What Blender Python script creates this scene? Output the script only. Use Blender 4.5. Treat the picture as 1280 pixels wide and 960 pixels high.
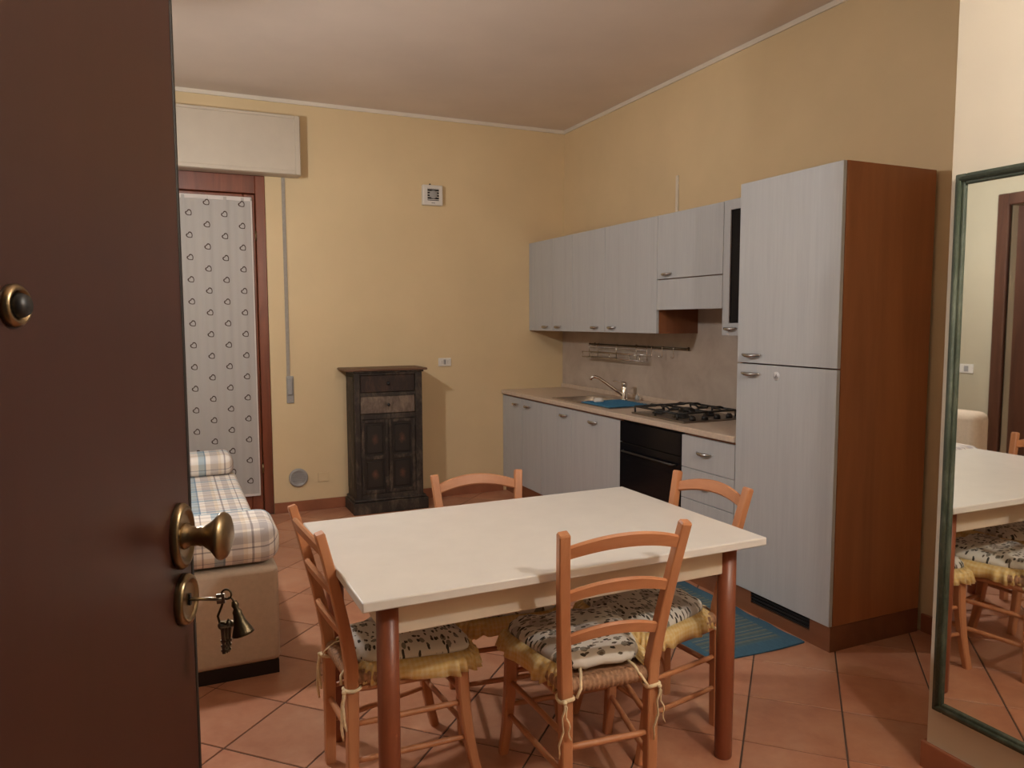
import bpy, bmesh, math, random
from mathutils import Vector, Matrix
random.seed(7)
sc = bpy.context.scene
for o in list(bpy.data.objects): bpy.data.objects.remove(o)
COL = sc.collection
PI = math.pi

# ------------------------------------------------------------------ camera, world, exposure
cam_d = bpy.data.cameras.new('camera'); cam = bpy.data.objects.new('camera', cam_d); COL.objects.link(cam)
sc.camera = cam
F_PX, YAW, PITCH, ROLL = 943.25, math.radians(24.4156), math.radians(-4.8131), math.radians(-0.1899)
cam_d.sensor_fit = 'HORIZONTAL'; cam_d.sensor_width = 36.0; cam_d.lens = F_PX / 1280 * 36.0
cam_d.clip_start = 0.02; cam_d.clip_end = 60
fw = Vector((math.sin(YAW)*math.cos(PITCH), math.cos(YAW)*math.cos(PITCH), math.sin(PITCH)))
rt = Vector((math.cos(YAW), -math.sin(YAW), 0)); up = rt.cross(fw)
r2 = rt*math.cos(ROLL) + up*math.sin(ROLL); u2 = -rt*math.sin(ROLL) + up*math.cos(ROLL)
cam.matrix_world = Matrix(((r2.x, u2.x, -fw.x, -3.01923), (r2.y, u2.y, -fw.y, -5.59449), (r2.z, u2.z, -fw.z, 1.38862), (0, 0, 0, 1)))

world = bpy.data.worlds.new('night'); sc.world = world; world.use_nodes = True
world.node_tree.nodes['Background'].inputs[0].default_value = (0.10, 0.085, 0.07, 1)
world.node_tree.nodes['Background'].inputs[1].default_value = 0.25
vs = sc.view_settings
vs.view_transform = 'Standard'; vs.look = 'None'; vs.exposure = 0.23; vs.gamma = 1.0; vs.use_curve_mapping = False
LAMP_ROOM = (1.0, .985, .965); LAMP_ROOM_L = 330.0       # radiance of the two lamps' bulbs
LAMP_HALL = (1.0, .985, .96); LAMP_HALL_L = 590.0

# ------------------------------------------------------------------ materials
def new_mat(name):
    m = bpy.data.materials.new(name); m.use_nodes = True
    return m, m.node_tree, m.node_tree.nodes['Principled BSDF']
class N:                                     # tiny node helper
    def __init__(s, nt): s.nt = nt
    def n(s, t, **kw):
        x = s.nt.nodes.new(t)
        for k, v in kw.items(): setattr(x, k, v)
        return x
    def l(s, a, b): s.nt.links.new(a, b)
    def math(s, op, a, b=None, c=None):
        x = s.n('ShaderNodeMath', operation=op)
        for i, v in enumerate((a, b, c)):
            if v is None: continue
            if isinstance(v, (int, float)): x.inputs[i].default_value = v
            else: s.l(v, x.inputs[i])
        return x.outputs[0]
    def ramp(s, fac, stops, interp='LINEAR'):
        r = s.n('ShaderNodeValToRGB'); r.color_ramp.interpolation = interp
        e = r.color_ramp.elements
        while len(e) < len(stops): e.new(0.5)
        for i, (p, c) in enumerate(stops):
            e[i].position = p; e[i].color = (*c, 1) if len(c) == 3 else c
        s.l(fac, r.inputs[0]); return r.outputs[0]
    def mix(s, fac, a, b, mode='MIX'):
        x = s.n('ShaderNodeMix', data_type='RGBA', blend_type=mode)
        for i, v in ((0, fac), (6, a), (7, b)):
            if isinstance(v, (int, float)): x.inputs[i].default_value = v
            elif isinstance(v, tuple): x.inputs[i].default_value = (*v, 1)
            else: s.l(v, x.inputs[i])
        return x.outputs[2]
    def coord(s, scale=(1, 1, 1), rot=(0, 0, 0), kind='Object'):
        tc = s.n('ShaderNodeTexCoord'); mp = s.n('ShaderNodeMapping')
        mp.inputs['Scale'].default_value = scale; mp.inputs['Rotation'].default_value = rot
        s.l(tc.outputs[kind], mp.inputs[0]); return mp.outputs[0]
    def noise(s, vec, scale, detail=4, rough=.55, dist=0.0):
        x = s.n('ShaderNodeTexNoise'); x.inputs['Scale'].default_value = scale
        x.inputs['Detail'].default_value = detail; x.inputs['Roughness'].default_value = rough
        x.inputs['Distortion'].default_value = dist
        s.l(vec, x.inputs['Vector']); return x.outputs['Fac']
    def bump(s, h, strength, dist, bsdf):
        b = s.n('ShaderNodeBump'); b.inputs['Strength'].default_value = strength; b.inputs['Distance'].default_value = dist
        s.l(h, b.inputs['Height']); s.l(b.outputs[0], bsdf.inputs['Normal'])

def simple(name, col, rough=.5, metal=0.0, var=.08, scale=8, bump=0.0, stretch=(1, 1, 1)):
    m, nt, b = new_mat(name); h = N(nt)
    f = h.noise(h.coord(stretch), scale)
    lo = tuple(c*(1-var) for c in col); hi = tuple(min(1, c*(1+var)) for c in col)
    h.l(h.ramp(f, [(.3, lo), (.7, hi)]), b.inputs['Base Color'])
    b.inputs['Roughness'].default_value = rough; b.inputs['Metallic'].default_value = metal
    if bump: h.bump(f, bump, .002, b)
    return m

def wood(name, dark, light, axis='z', scale=6, rough=.4, contrast=(.3, .7)):
    m, nt, b = new_mat(name); h = N(nt)
    st = {'x': (.08, 1, 1), 'y': (1, .08, 1), 'z': (1, 1, .08)}[axis]
    f = h.noise(h.coord(tuple(s*scale for s in st)), 4.0, 6, .6, .6)
    h.l(h.ramp(f, [(contrast[0], dark), (contrast[1], light)]), b.inputs['Base Color'])
    b.inputs['Roughness'].default_value = rough
    h.bump(f, .08, .001, b)
    return m

def plaster(name, col, var=.05):
    m, nt, b = new_mat(name); h = N(nt)
    c = h.coord()
    f = h.noise(c, 1.6, 5); g = h.noise(c, 90, 3)
    lo = tuple(x*(1-var) for x in col); hi = tuple(min(1, x*(1+var)) for x in col)
    h.l(h.ramp(f, [(.3, lo), (.7, hi)]), b.inputs['Base Color'])
    b.inputs['Roughness'].default_value = .85
    h.bump(g, .12, .002, b)
    return m

M = {}
M['wall'] = plaster('yellow_plaster', (.72, .56, .335))
M['ceiling'] = plaster('ceiling_plaster', (.76, .66, .575))
M['hall_wall'] = plaster('cream_plaster', (.64, .58, .475))
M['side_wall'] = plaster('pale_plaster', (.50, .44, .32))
M['white_trim'] = simple('white_trim', (.75, .68, .58), .6, var=.04)
M['grout'] = simple('grout', (.10, .062, .045), .9)
M['landing'] = simple('landing_stone', (.35, .30, .25), .5)

def tile_mat():
    m, nt, b = new_mat('terracotta_tile'); h = N(nt)
    g = h.n('ShaderNodeNewGeometry')
    mp = h.n('ShaderNodeMapping'); h.l(g.outputs['Position'], mp.inputs[0])
    f = h.noise(mp.outputs[0], 4.2, 6, .6, .4); f2 = h.noise(mp.outputs[0], 30, 4)
    oi = h.n('ShaderNodeObjectInfo')
    c = h.ramp(f, [(.28, (.40, .150, .080)), (.5, (.50, .225, .130)), (.72, (.57, .305, .19))])
    c = h.mix(.25, c, h.ramp(f2, [(.35, (.40, .155, .085)), (.65, (.58, .305, .185))]))
    v = h.ramp(oi.outputs['Random'], [(0, (.84, .84, .84)), (1, (1.08, 1.06, 1.04))])
    h.l(h.mix(1.0, c, v, 'MULTIPLY'), b.inputs['Base Color'])
    h.l(h.ramp(f2, [(.3, (.34, .34, .34)), (.7, (.5, .5, .5))]), b.inputs['Roughness'])
    h.bump(f2, .06, .002, b)
    return m
M['tile'] = tile_mat()
M['skirting'] = simple('terracotta_skirting', (.30, .105, .05), .45, var=.18, scale=6)

def front_mat():
    m, nt, b = new_mat('pale_grey_wood_laminate'); h = N(nt)
    f = h.noise(h.coord((1, 14, .9)), 1.6, 5, .6, .3)
    f2 = h.noise(h.coord((1, 60, 2.2)), 2.0, 4, .6)
    c = h.ramp(f, [(.3, (.46, .475, .50)), (.55, (.505, .52, .54)), (.75, (.48, .495, .52))])
    c = h.mix(.2, c, h.ramp(f2, [(.35, (.42, .435, .46)), (.65, (.56, .57, .585))]))
    h.l(c, b.inputs['Base Color']); b.inputs['Roughness'].default_value = .5
    return m
M['front'] = front_mat()
M['cherry'] = wood('cherry_panel', (.34, .12, .045), (.47, .18, .068), 'z', 2.2, .34)
M['cherry_shaded'] = wood('cherry_carcass_shaded', (.20, .07, .028), (.30, .11, .045), 'z', 2.2, .4)  # same cherry as the panels, darkened: shadow put into the colour
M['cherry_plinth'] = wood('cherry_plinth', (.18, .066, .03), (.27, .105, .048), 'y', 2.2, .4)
M['worktop'] = simple('beige_worktop', (.62, .50, .40), .35, var=.07, scale=40)
def stone_mat():
    m, nt, b = new_mat('grey_beige_stone_panel'); h = N(nt)
    f = h.noise(h.coord(), 5, 7, .62, .5)
    h.l(h.ramp(f, [(.3, (.42, .335, .275)), (.5, (.50, .415, .35)), (.7, (.56, .475, .405))]), b.inputs['Base Color'])
    b.inputs['Roughness'].default_value = .42
    return m
M['stone'] = stone_mat()
M['steel'] = simple('brushed_steel', (.52, .47, .42), .3, 1.0, var=.12, scale=30, stretch=(1, 8, 1))
M['chrome'] = simple('chrome', (.75, .72, .68), .12, 1.0, var=.03)
M['handle_metal'] = simple('satin_nickel', (.46, .455, .45), .24, 1.0, var=.06)
M['brass'] = simple('aged_brass', (.30, .215, .12), .33, 1.0, var=.18, scale=30)
M['dark_brass'] = simple('dark_bronze', (.10, .075, .045), .42, 1.0, var=.25, scale=60)
M['key_steel'] = simple('key_steel', (.42, .37, .30), .3, 1.0, var=.15, scale=60)
M['black_metal'] = simple('black_enamel', (.018, .017, .017), .4, var=.2)
M['black_glass'] = simple('black_glass', (.006, .006, .008), .16, var=.1)
M['black_glass'].node_tree.nodes['Principled BSDF'].inputs['Specular IOR Level'].default_value = .25
M['dark_inside'] = simple('dark_inside', (.06, .028, .016), .6)
M['black_plastic'] = simple('black_plastic', (.015, .012, .012), .45)
M['blue_rubber'] = simple('blue_rubber', (.045, .20, .36), .5, var=.12, scale=20)
M['white_plastic'] = simple('white_plastic', (.74, .70, .64), .4, var=.03)
M['grey_plastic'] = simple('grey_plastic', (.36, .35, .34), .35, var=.06)
M['strap_grey'] = simple('strap_webbing', (.36, .32, .27), .8, var=.08, scale=60)
M['box_white'] = simple('shutter_box_white', (.56, .485, .39), .5, var=.03)
M['table_white'] = simple('cream_laminate', (.745, .705, .66), .33, var=.025, scale=12)
M['apron'] = simple('cream_apron', (.74, .63, .49), .4, var=.03)
M['table_leg'] = wood('reddish_leg', (.20, .052, .022), (.27, .078, .034), 'z', 8, .38)
M['beech'] = wood('beech', (.475, .188, .082), (.60, .275, .132), 'z', 6, .4)
M['beech_x'] = wood('beech_cross', (.475, .188, .082), (.60, .275, .132), 'x', 6, .4)
M['rush'] = simple('rush_cord', (.40, .215, .12), .75, var=.35, scale=70, bump=.4)
M['ruffle'] = None
M['door_brown'] = wood('dark_brown_door', (.044, .0138, .0086), (.051, .0162, .0102), 'z', 5, .36)
M['door_edge'] = simple('door_edge', (.012, .008, .006), .5)
M['window_wood'] = wood('mahogany', (.13, .032, .014), (.24, .065, .028), 'z', 5, .35)
M['dark_wood'] = wood('dark_walnut', (.06, .022, .012), (.11, .042, .022), 'z', 5, .4)
M['beige_fabric'] = simple('beige_fabric', (.60, .48, .37), .9, var=.05, scale=60, bump=.2)
M['cabinet_top'] = wood('worn_brown_top', (.10, .045, .022), (.20, .10, .055), 'x', 5, .5)
M['paper'] = simple('paper_sticker', (.68, .68, .70), .5, var=.02)

def distressed(name, dark, worn, amount=.62, spot=None):
    m, nt, b = new_mat(name); h = N(nt)
    c = h.coord((1, 1, .45))
    f = h.noise(c, 14, 8, .68, .6); g = h.noise(h.coord((1, 1, .35)), 60, 5, .7)
    k = h.math('ADD', h.math('MULTIPLY', f, .72), h.math('MULTIPLY', g, .28))
    col = h.ramp(k, [(amount-.14, dark), (amount-.02, tuple(x*.55+y*.45 for x, y in zip(dark, worn))), (amount+.08, worn)])
    h.l(col, b.inputs['Base Color']); b.inputs['Roughness'].default_value = .6
    h.bump(k, .25, .002, b)
    return m
M['antique'] = distressed('black_distressed_paint', (.016, .011, .008), (.12, .085, .06), .70)
M['antique_rail'] = distressed('black_worn_rail', (.018, .012, .009), (.17, .125, .09), .615)
M['antique_grey'] = distressed('grey_worn_drawer', (.05, .034, .024), (.22, .16, .12), .50)
M['antique_brown'] = distressed('dark_brown_drawer', (.02, .010, .007), (.13, .06, .035), .62)
M['green_frame'] = distressed('green_distressed_frame', (.038, .052, .033), (.14, .158, .115), .62)
def worn_panel():
    m, nt, b = new_mat('worn_black_panel'); h = N(nt)
    tc = h.n('ShaderNodeTexCoord')
    # rubbed-through patch at the middle of each door panel
    mp = h.n('ShaderNodeMapping'); h.l(tc.outputs['Generated'], mp.inputs[0])
    mp.inputs['Location'].default_value = (-.5, 0, -.5)
    mp.inputs['Scale'].default_value = (1, 0, 1)
    ln = h.n('ShaderNodeVectorMath', operation='LENGTH'); h.l(mp.outputs[0], ln.inputs[0])
    f = h.noise(h.coord(), 30, 5, .7, .5)
    d = h.math('ADD', ln.outputs['Value'], h.math('MULTIPLY', f, .28))
    col = h.ramp(d, [(.14, (.13, .048, .03)), (.32, (.016, .011, .008)), (.75, (.013, .009, .007)), (.95, (.05, .035, .025))])
    h.l(col, b.inputs['Base Color']); b.inputs['Roughness'].default_value = .55
    return m
M['antique_panel'] = worn_panel()

def mirror_mat():
    m, nt, b = new_mat('mirror_glass')
    b.inputs['Base Color'].default_value = (.86, .87, .84, 1); b.inputs['Metallic'].default_value = 1; b.inputs['Roughness'].default_value = .015
    return m
M['mirror'] = mirror_mat()
def glass_mat():
    m, nt, b = new_mat('window_glass')
    b.inputs['Base Color'].default_value = (.9, .95, .95, 1); b.inputs['Transmission Weight'].default_value = 1
    b.inputs['Roughness'].default_value = .02; b.inputs['IOR'].default_value = 1.3
    return m
M['glass'] = glass_mat()
def emit(name, col, L):
    m, nt, b = new_mat(name)
    b.inputs['Base Color'].default_value = (*col, 1); b.inputs['Emission Color'].default_value = (*col, 1); b.inputs['Emission Strength'].default_value = L
    return m
M['bulb_room'] = emit('room_bulb', LAMP_ROOM, LAMP_ROOM_L)
M['bulb_hall'] = emit('hall_bulb', LAMP_HALL, LAMP_HALL_L)

def plaid():
    m, nt, b = new_mat('plaid_cotton'); h = N(nt)
    tc = h.n('ShaderNodeTexCoord'); sp = h.n('ShaderNodeSeparateXYZ'); h.l(tc.outputs['Object'], sp.inputs[0])
    s = h.math('FRACT', h.math('MULTIPLY', h.math('ADD', sp.outputs[0], 10.06), 1/.26))
    t = h.math('FRACT', h.math('MULTIPLY', h.math('ADD', h.math('SUBTRACT', sp.outputs[1], sp.outputs[2]), 10.0), 1/.24))
    W = (1, 1, 1); B = (.52, .66, .78); B2 = (.30, .43, .58); G = (.74, .73, .76); T = (.90, .85, .78); D = (.50, .48, .50)
    sx = h.ramp(s, [(0, W), (.10, B), (.22, B2), (.25, W), (.34, G), (.50, T), (.56, W), (.62, D), (.65, W), (.74, G), (.86, W), (.93, D), (.95, W)], 'CONSTANT')
    ty = h.ramp(t, [(0, W), (.12, D), (.145, W), (.30, B), (.42, W), (.48, G), (.60, W), (.66, D), (.68, W), (.78, T), (.92, D), (.94, W)], 'CONSTANT')
    c = h.mix(1.0, sx, ty, 'MULTIPLY')
    c = h.mix(1.0, c, (.80, .73, .66), 'MULTIPLY')
    h.l(c, b.inputs['Base Color']); b.inputs['Roughness'].default_value = .9
    h.bump(h.noise(h.coord(), 260, 2), .15, .001, b)
    return m
M['plaid'] = plaid()

def floral():
    m, nt, b = new_mat('floral_cotton'); h = N(nt)
    tc = h.n('ShaderNodeTexCoord')
    base = tc.outputs['Object']
    def spots(scale, thr, rot, stretch, seed, keep):
        mp = h.n('ShaderNodeMapping'); h.l(base, mp.inputs[0])
        mp.inputs['Rotation'].default_value = (0, 0, rot); mp.inputs['Scale'].default_value = stretch; mp.inputs['Location'].default_value = (seed, seed*1.7, 0)
        nz = h.n('ShaderNodeTexNoise'); nz.inputs['Scale'].default_value = 60; h.l(mp.outputs[0], nz.inputs['Vector'])
        va = h.n('ShaderNodeVectorMath', operation='MULTIPLY_ADD'); h.l(nz.outputs['Color'], va.inputs[0]); va.inputs[1].default_value = (.012, .012, .012); h.l(mp.outputs[0], va.inputs[2])
        vo = h.n('ShaderNodeTexVoronoi'); vo.voronoi_dimensions = '2D'; vo.inputs['Scale'].default_value = scale; h.l(va.outputs[0], vo.inputs['Vector'])
        sep = h.n('ShaderNodeSeparateColor'); h.l(vo.outputs['Color'], sep.inputs[0])
        return h.math('MULTIPLY', h.math('LESS_THAN', vo.outputs['Distance'], thr), h.math('GREATER_THAN', sep.outputs[0], keep))
    leaf1 = spots(26, .22, .5, (1, 2.1, 1), 3.0, .38)
    leaf2 = spots(30, .20, -.9, (1, 2.3, 1), 7.3, .40)
    leaf3 = spots(20, .24, 1.3, (1, 1.7, 1), 4.9, .55)
    rose = spots(9, .30, .2, (1, 1, 1), 1.1, .55)
    c = h.mix(rose, (.78, .735, .66), (.52, .46, .41))
    c = h.mix(leaf3, c, (.26, .235, .19)); c = h.mix(leaf1, c, (.055, .048, .036)); c = h.mix(leaf2, c, (.13, .10, .065))
    h.l(c, b.inputs['Base Color']); b.inputs['Roughness'].default_value = .9
    h.bump(h.noise(h.coord(), 22, 4), .35, .006, b)
    return m
M['floral'] = floral()
def ruffle_mat():
    m, nt, b = new_mat('yellow_check_cotton'); h = N(nt)
    tc = h.n('ShaderNodeTexCoord'); sp = h.n('ShaderNodeSeparateXYZ'); h.l(tc.outputs['Object'], sp.inputs[0])
    st = [h.math('GREATER_THAN', h.math('FRACT', h.math('MULTIPLY', h.math('ADD', sp.outputs[i], 5), 70)), .5) for i in range(3)]
    k = h.math('MULTIPLY', h.math('ADD', h.math('ADD', st[0], st[1]), st[2]), .333)
    h.l(h.ramp(k, [(0, (.80, .62, .33)), (1, (.74, .49, .17))]), b.inputs['Base Color']); b.inputs['Roughness'].default_value = .9
    return m
M['ruffle'] = ruffle_mat()
M['tie'] = simple('cream_tie', (.82, .66, .42), .9, var=.1, scale=80)

def rug_mat():
    m, nt, b = new_mat('striped_cotton_rug'); h = N(nt)
    tc = h.n('ShaderNodeTexCoord'); sp = h.n('ShaderNodeSeparateXYZ'); h.l(tc.outputs['Object'], sp.inputs[0])
    y = sp.outputs[1]
    s = h.math('FRACT', h.math('MULTIPLY', h.math('ADD', y, 5), 1/.062))
    stripes = h.ramp(s, [(0, (.07, .12, .145)), (.25, (.135, .16, .145)), (.5, (.045, .11, .17)), (.72, (.165, .19, .165)), (.86, (.06, .13, .175))], 'CONSTANT')
    blue = (.042, .118, .185)
    e1 = h.math('LESS_THAN', h.math('ABSOLUTE', sp.outputs[0]), .195)
    e2 = h.math('GREATER_THAN', y, .075)
    c = h.mix(h.math('MULTIPLY', e1, e2), blue, stripes)
    f = h.noise(h.coord((30, 4, 1)), 6, 4)
    c = h.mix(1.0, c, h.ramp(f, [(.3, (.75, .75, .75)), (.7, (1.1, 1.1, 1.1))]), 'MULTIPLY')
    h.l(c, b.inputs['Base Color']); b.inputs['Roughness'].default_value = .95
    h.bump(h.noise(h.coord((1, 1, 1)), 300, 2), .4, .002, b)
    return m
M['rug'] = rug_mat()

def curtain_mat():
    m, nt, b = new_mat('sheer_heart_print_cotton'); h = N(nt)
    tc = h.n('ShaderNodeTexCoord'); sp = h.n('ShaderNodeSeparateXYZ'); h.l(tc.outputs['Object'], sp.inputs[0])
    cw, rh, s = .113, .149, .0165
    u = h.math('ADD', h.math('MULTIPLY', sp.outputs[0], 1/cw), 20.05)
    col = h.math('FLOOR', u); fu = h.math('SUBTRACT', h.math('FRACT', u), .5)
    v = h.math('ADD', h.math('ADD', h.math('MULTIPLY', sp.outputs[2], 1/rh), 20.30), h.math('MULTIPLY', h.math('MODULO', col, 2.0), .5))
    fv = h.math('SUBTRACT', h.math('FRACT', v), .5)
    x0 = h.math('MULTIPLY', fu, cw/s); z0 = h.math('MULTIPLY', fv, rh/s)
    a = .75
    x = h.math('ADD', h.math('MULTIPLY', x0, math.cos(a)), h.math('MULTIPLY', z0, math.sin(a)))
    z = h.math('ADD', h.math('SUBTRACT', h.math('MULTIPLY', z0, math.cos(a)), h.math('MULTIPLY', x0, math.sin(a))), .1)
    xa = h.math('POWER', h.math('ABSOLUTE', x), .6667)
    f = h.math('SUBTRACT', h.math('SUBTRACT', h.math('ADD', h.math('MULTIPLY', x, x), h.math('MULTIPLY', z, z)), 1.0), h.math('MULTIPLY', xa, z))
    line = h.math('MULTIPLY', h.math('LESS_THAN', f, .36), h.math('GREATER_THAN', f, -.42))
    c = h.mix(line, (.60, .565, .53), (.075, .045, .035))
    h.l(c, b.inputs['Base Color']); b.inputs['Roughness'].default_value = .95
    al = h.math('ADD', h.math('MULTIPLY', line, .22), .76)
    h.l(al, b.inputs['Alpha'])
    h.bump(h.noise(h.coord((1, 1, .2)), 60, 3), .12, .003, b)
    return m
M['curtain'] = curtain_mat()

# ------------------------------------------------------------------ mesh helpers
class B:
    def __init__(s): s.bm = bmesh.new()
    def box(s, x0, x1, y0, y1, z0, z1, bev=0.0, seg=1, mtx=None):
        r = bmesh.ops.create_cube(s.bm, size=1.0); vs_ = r['verts']
        for v in vs_: v.co = Vector(((x0+x1)/2 + v.co.x*(x1-x0), (y0+y1)/2 + v.co.y*(y1-y0), (z0+z1)/2 + v.co.z*(z1-z0)))
        if bev:
            ed = list({e for v in vs_ for e in v.link_edges})
            rr = bmesh.ops.bevel(s.bm, geom=ed, offset=bev, segments=seg, affect='EDGES', profile=.5)
            vs_ = list({v for f in rr['faces'] for v in f.verts} | {v for v in vs_ if v.is_valid})
            if seg > 1:
                for f in rr['faces']: f.smooth = True
        if mtx is not None:
            for v in vs_: v.co = mtx @ v.co
        return s
    def ring_loft(s, rings, closed=True, caps=True, smooth=True):
        L = [[s.bm.verts.new(Vector(p)) for p in r] for r in rings]; n = len(L[0])
        for a, b in zip(L[:-1], L[1:]):
            for i in range(n if closed else n-1):
                j = (i+1) % n
                f = s.bm.faces.new((a[i], a[j], b[j], b[i])); f.smooth = smooth
        if caps and closed:
            s.bm.faces.new(list(reversed(L[0]))); s.bm.faces.new(L[-1])
        return s
    def lathe(s, prof, origin=(0, 0, 0), axis=(0, 0, 1), n=20, smooth=True):
        ax = Vector(axis).normalized(); t = Vector((1, 0, 0)) if abs(ax.x) < .9 else Vector((0, 1, 0))
        a = ax.cross(t).normalized(); b = ax.cross(a); o = Vector(origin)
        rings = [[o + ax*h + (a*math.cos(2*PI*i/n) + b*math.sin(2*PI*i/n))*max(r, 1e-4) for i in range(n)] for r, h in prof]
        return s.ring_loft(rings, smooth=smooth)
    def cyl(s, p0, p1, r, n=14, r1=None):
        p0 = Vector(p0); p1 = Vector(p1); L = (p1-p0).length
        return s.lathe([(r, 0), (r if r1 is None else r1, L)], p0, p1-p0, n)
    def tube(s, pts, r, n=8, cap=True, flat=1.0, upv=None):
        pts = [Vector(p) for p in pts]; rings = []
        m = len(pts); rr = r if isinstance(r, (list, tuple)) else [r]*m
        T = [(pts[min(i+1, m-1)]-pts[max(i-1, 0)]).normalized() for i in range(m)]
        ref = Vector(upv) if upv else (Vector((0, 0, 1)) if abs(T[0].z) < .9 else Vector((1, 0, 0)))
        a = (ref - T[0]*ref.dot(T[0])).normalized()
        for i in range(m):
            a = (a - T[i]*a.dot(T[i]))
            if a.length < 1e-6: a = T[i].orthogonal()
            a.normalize(); b = T[i].cross(a)
            rings.append([pts[i] + (a*math.cos(2*PI*k/n)*flat + b*math.sin(2*PI*k/n))*rr[i] for k in range(n)])
        return s.ring_loft(rings, caps=cap)
    def bar(s, pts, w, d, wv, bev=.25):          # rectangular section, rounded corners, swept along pts; wv = width direction
        pts = [Vector(p) for p in pts]; m = len(pts); rings = []
        for i in range(m):
            t = (pts[min(i+1, m-1)]-pts[max(i-1, 0)]).normalized()
            a = Vector(wv); a = (a - t*a.dot(t)).normalized(); b = t.cross(a)
            ww = (w[i] if isinstance(w, (list, tuple)) else w)/2; dd = (d[i] if isinstance(d, (list, tuple)) else d)/2
            c = min(ww, dd)*bev
            ring = [(ww, dd-c), (ww-c, dd), (-ww+c, dd), (-ww, dd-c), (-ww, -dd+c), (-ww+c, -dd), (ww-c, -dd), (ww, -dd+c)]
            rings.append([pts[i] + a*x + b*y for x, y in ring])
        return s.ring_loft(rings, smooth=False)
    def prism(s, poly, z0, z1, ch=0.0):
        n = len(poly); c = Vector((sum(p[0] for p in poly)/n, sum(p[1] for p in poly)/n))
        def ins(k): return [tuple(Vector(p[:2]) + (c-Vector(p[:2])).normalized()*k) for p in poly]
        rings = [[(x, y, z0) for x, y in poly], [(x, y, z1-ch) for x, y in poly]]
        if ch: rings.append([(x, y, z1) for x, y in ins(ch)])
        return s.ring_loft(rings, smooth=False)

OFF = {}
def link(o): COL.objects.link(o); return o
def thing(name, loc, label=None, cat=None, group=None, rotz=0.0, kind=None):
    o = link(bpy.data.objects.new(name, None)); o.location = loc; o.rotation_euler = (0, 0, rotz); o.empty_display_size = .1
    OFF[o.name] = Vector((0, 0, 0)) if rotz else Vector(loc)
    return tag(o, label, cat, group, kind)
def tag(o, label=None, cat=None, group=None, kind=None):
    for k, v in (('label', label), ('category', cat), ('group', group), ('kind', kind)):
        if v: o[k] = v
    return o
def obj(name, b, mat, parent=None, origin=None, fix=True):
    """mesh built in world coordinates (or in the parent's own when that is turned); origin moves a top-level thing's origin"""
    off = OFF[parent.name] if parent else Vector(origin or (0, 0, 0))
    if fix: bmesh.ops.recalc_face_normals(b.bm, faces=b.bm.faces)
    for v in b.bm.verts: v.co -= off
    me = bpy.data.meshes.new(name); b.bm.to_mesh(me); b.bm.free()
    for mm in (mat if isinstance(mat, list) else [mat]): me.materials.append(mm)
    o = link(bpy.data.objects.new(name, me))
    if parent: o.parent = parent
    else: o.location = off
    OFF[o.name] = off
    return o
def copy_tree(o, parent=None):
    c = o.copy(); link(c)
    if parent: c.parent = parent
    for ch in list(o.children): copy_tree(ch, c)
    return c
def struct(name, b, mat, parent=None):
    o = obj(name, b, mat, parent)
    if not parent: o['kind'] = 'structure'
    return o

# ------------------------------------------------------------------ room shell
H = 2.9356; XL = -4.5; YF = -5.46; PX, PY = -.9243, -4.0855
WX0, WX1, WZ = -3.66, -2.368, 2.42                   # french window opening in the back wall
b = B(); b.box(WX1, .0, 0, .28, 0, H); b.box(XL-.15, WX0, 0, .28, 0, H); b.box(WX0, WX1, 0, .28, WZ, H)
struct('wall_back', b, M['wall'])
b = B(); b.box(0, .2, PY, .28, 0, H); struct('wall_right', b, M['wall'])
b = B(); b.box(PX, .2, YF, PY, 0, H); struct('wall_partition', b, M['hall_wall'])
DX0, DX1, DZ = -3.405, -2.43, 2.12
b = B(); b.box(XL-.15, DX0, YF-.12, YF, 0, H); b.box(DX1, .2, YF-.12, YF, 0, H); b.box(DX0, DX1, YF-.12, YF, DZ, H)
struct('wall_front', b, M['wall'])
LY0, LY1, LZ = -2.86, -2.015, 2.215                      # doorway in the left wall
b = B(); b.box(XL-.15, XL, LY1, 0, 0, H); b.box(XL-.15, XL, YF, LY0, 0, H); b.box(XL-.15, XL, LY0, LY1, LZ, H)
struct('wall_left', b, M['side_wall'])
b = B(); b.box(XL-.15, .2, YF-.12, .28, H, H+.15); struct('ceiling', b, M['ceiling'])

floor_b = B(); floor_b.box(XL-.15, .2, YF-.12, .28, -.12, -.0028)
floor = struct('floor', floor_b, M['grout'])
floor['label'] = 'terracotta tiles laid diagonally with dark joints'
b = B(); b.box(-4.4, -1.6, -7.2, YF-.12, -.12, -.002); struct('trim_4', b, M['landing'])['label'] = 'stone slab outside the entrance door'
S, U0, V0, K = .316935, -.098409, -.207994, 2**-.5
def clip(poly, ax, lim, keep_less):
    out = []
    for i in range(len(poly)):
        p, q = poly[i], poly[(i+1) % len(poly)]
        ip = (p[ax] <= lim) == keep_less or p[ax] == lim; iq = (q[ax] <= lim) == keep_less or q[ax] == lim
        if ip: out.append(p)
        if ip != iq:
            t = (lim-p[ax])/(q[ax]-p[ax]); out.append((p[0]+t*(q[0]-p[0]), p[1]+t*(q[1]-p[1])))
    return out
tile_mesh = None; g = .0028
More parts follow.
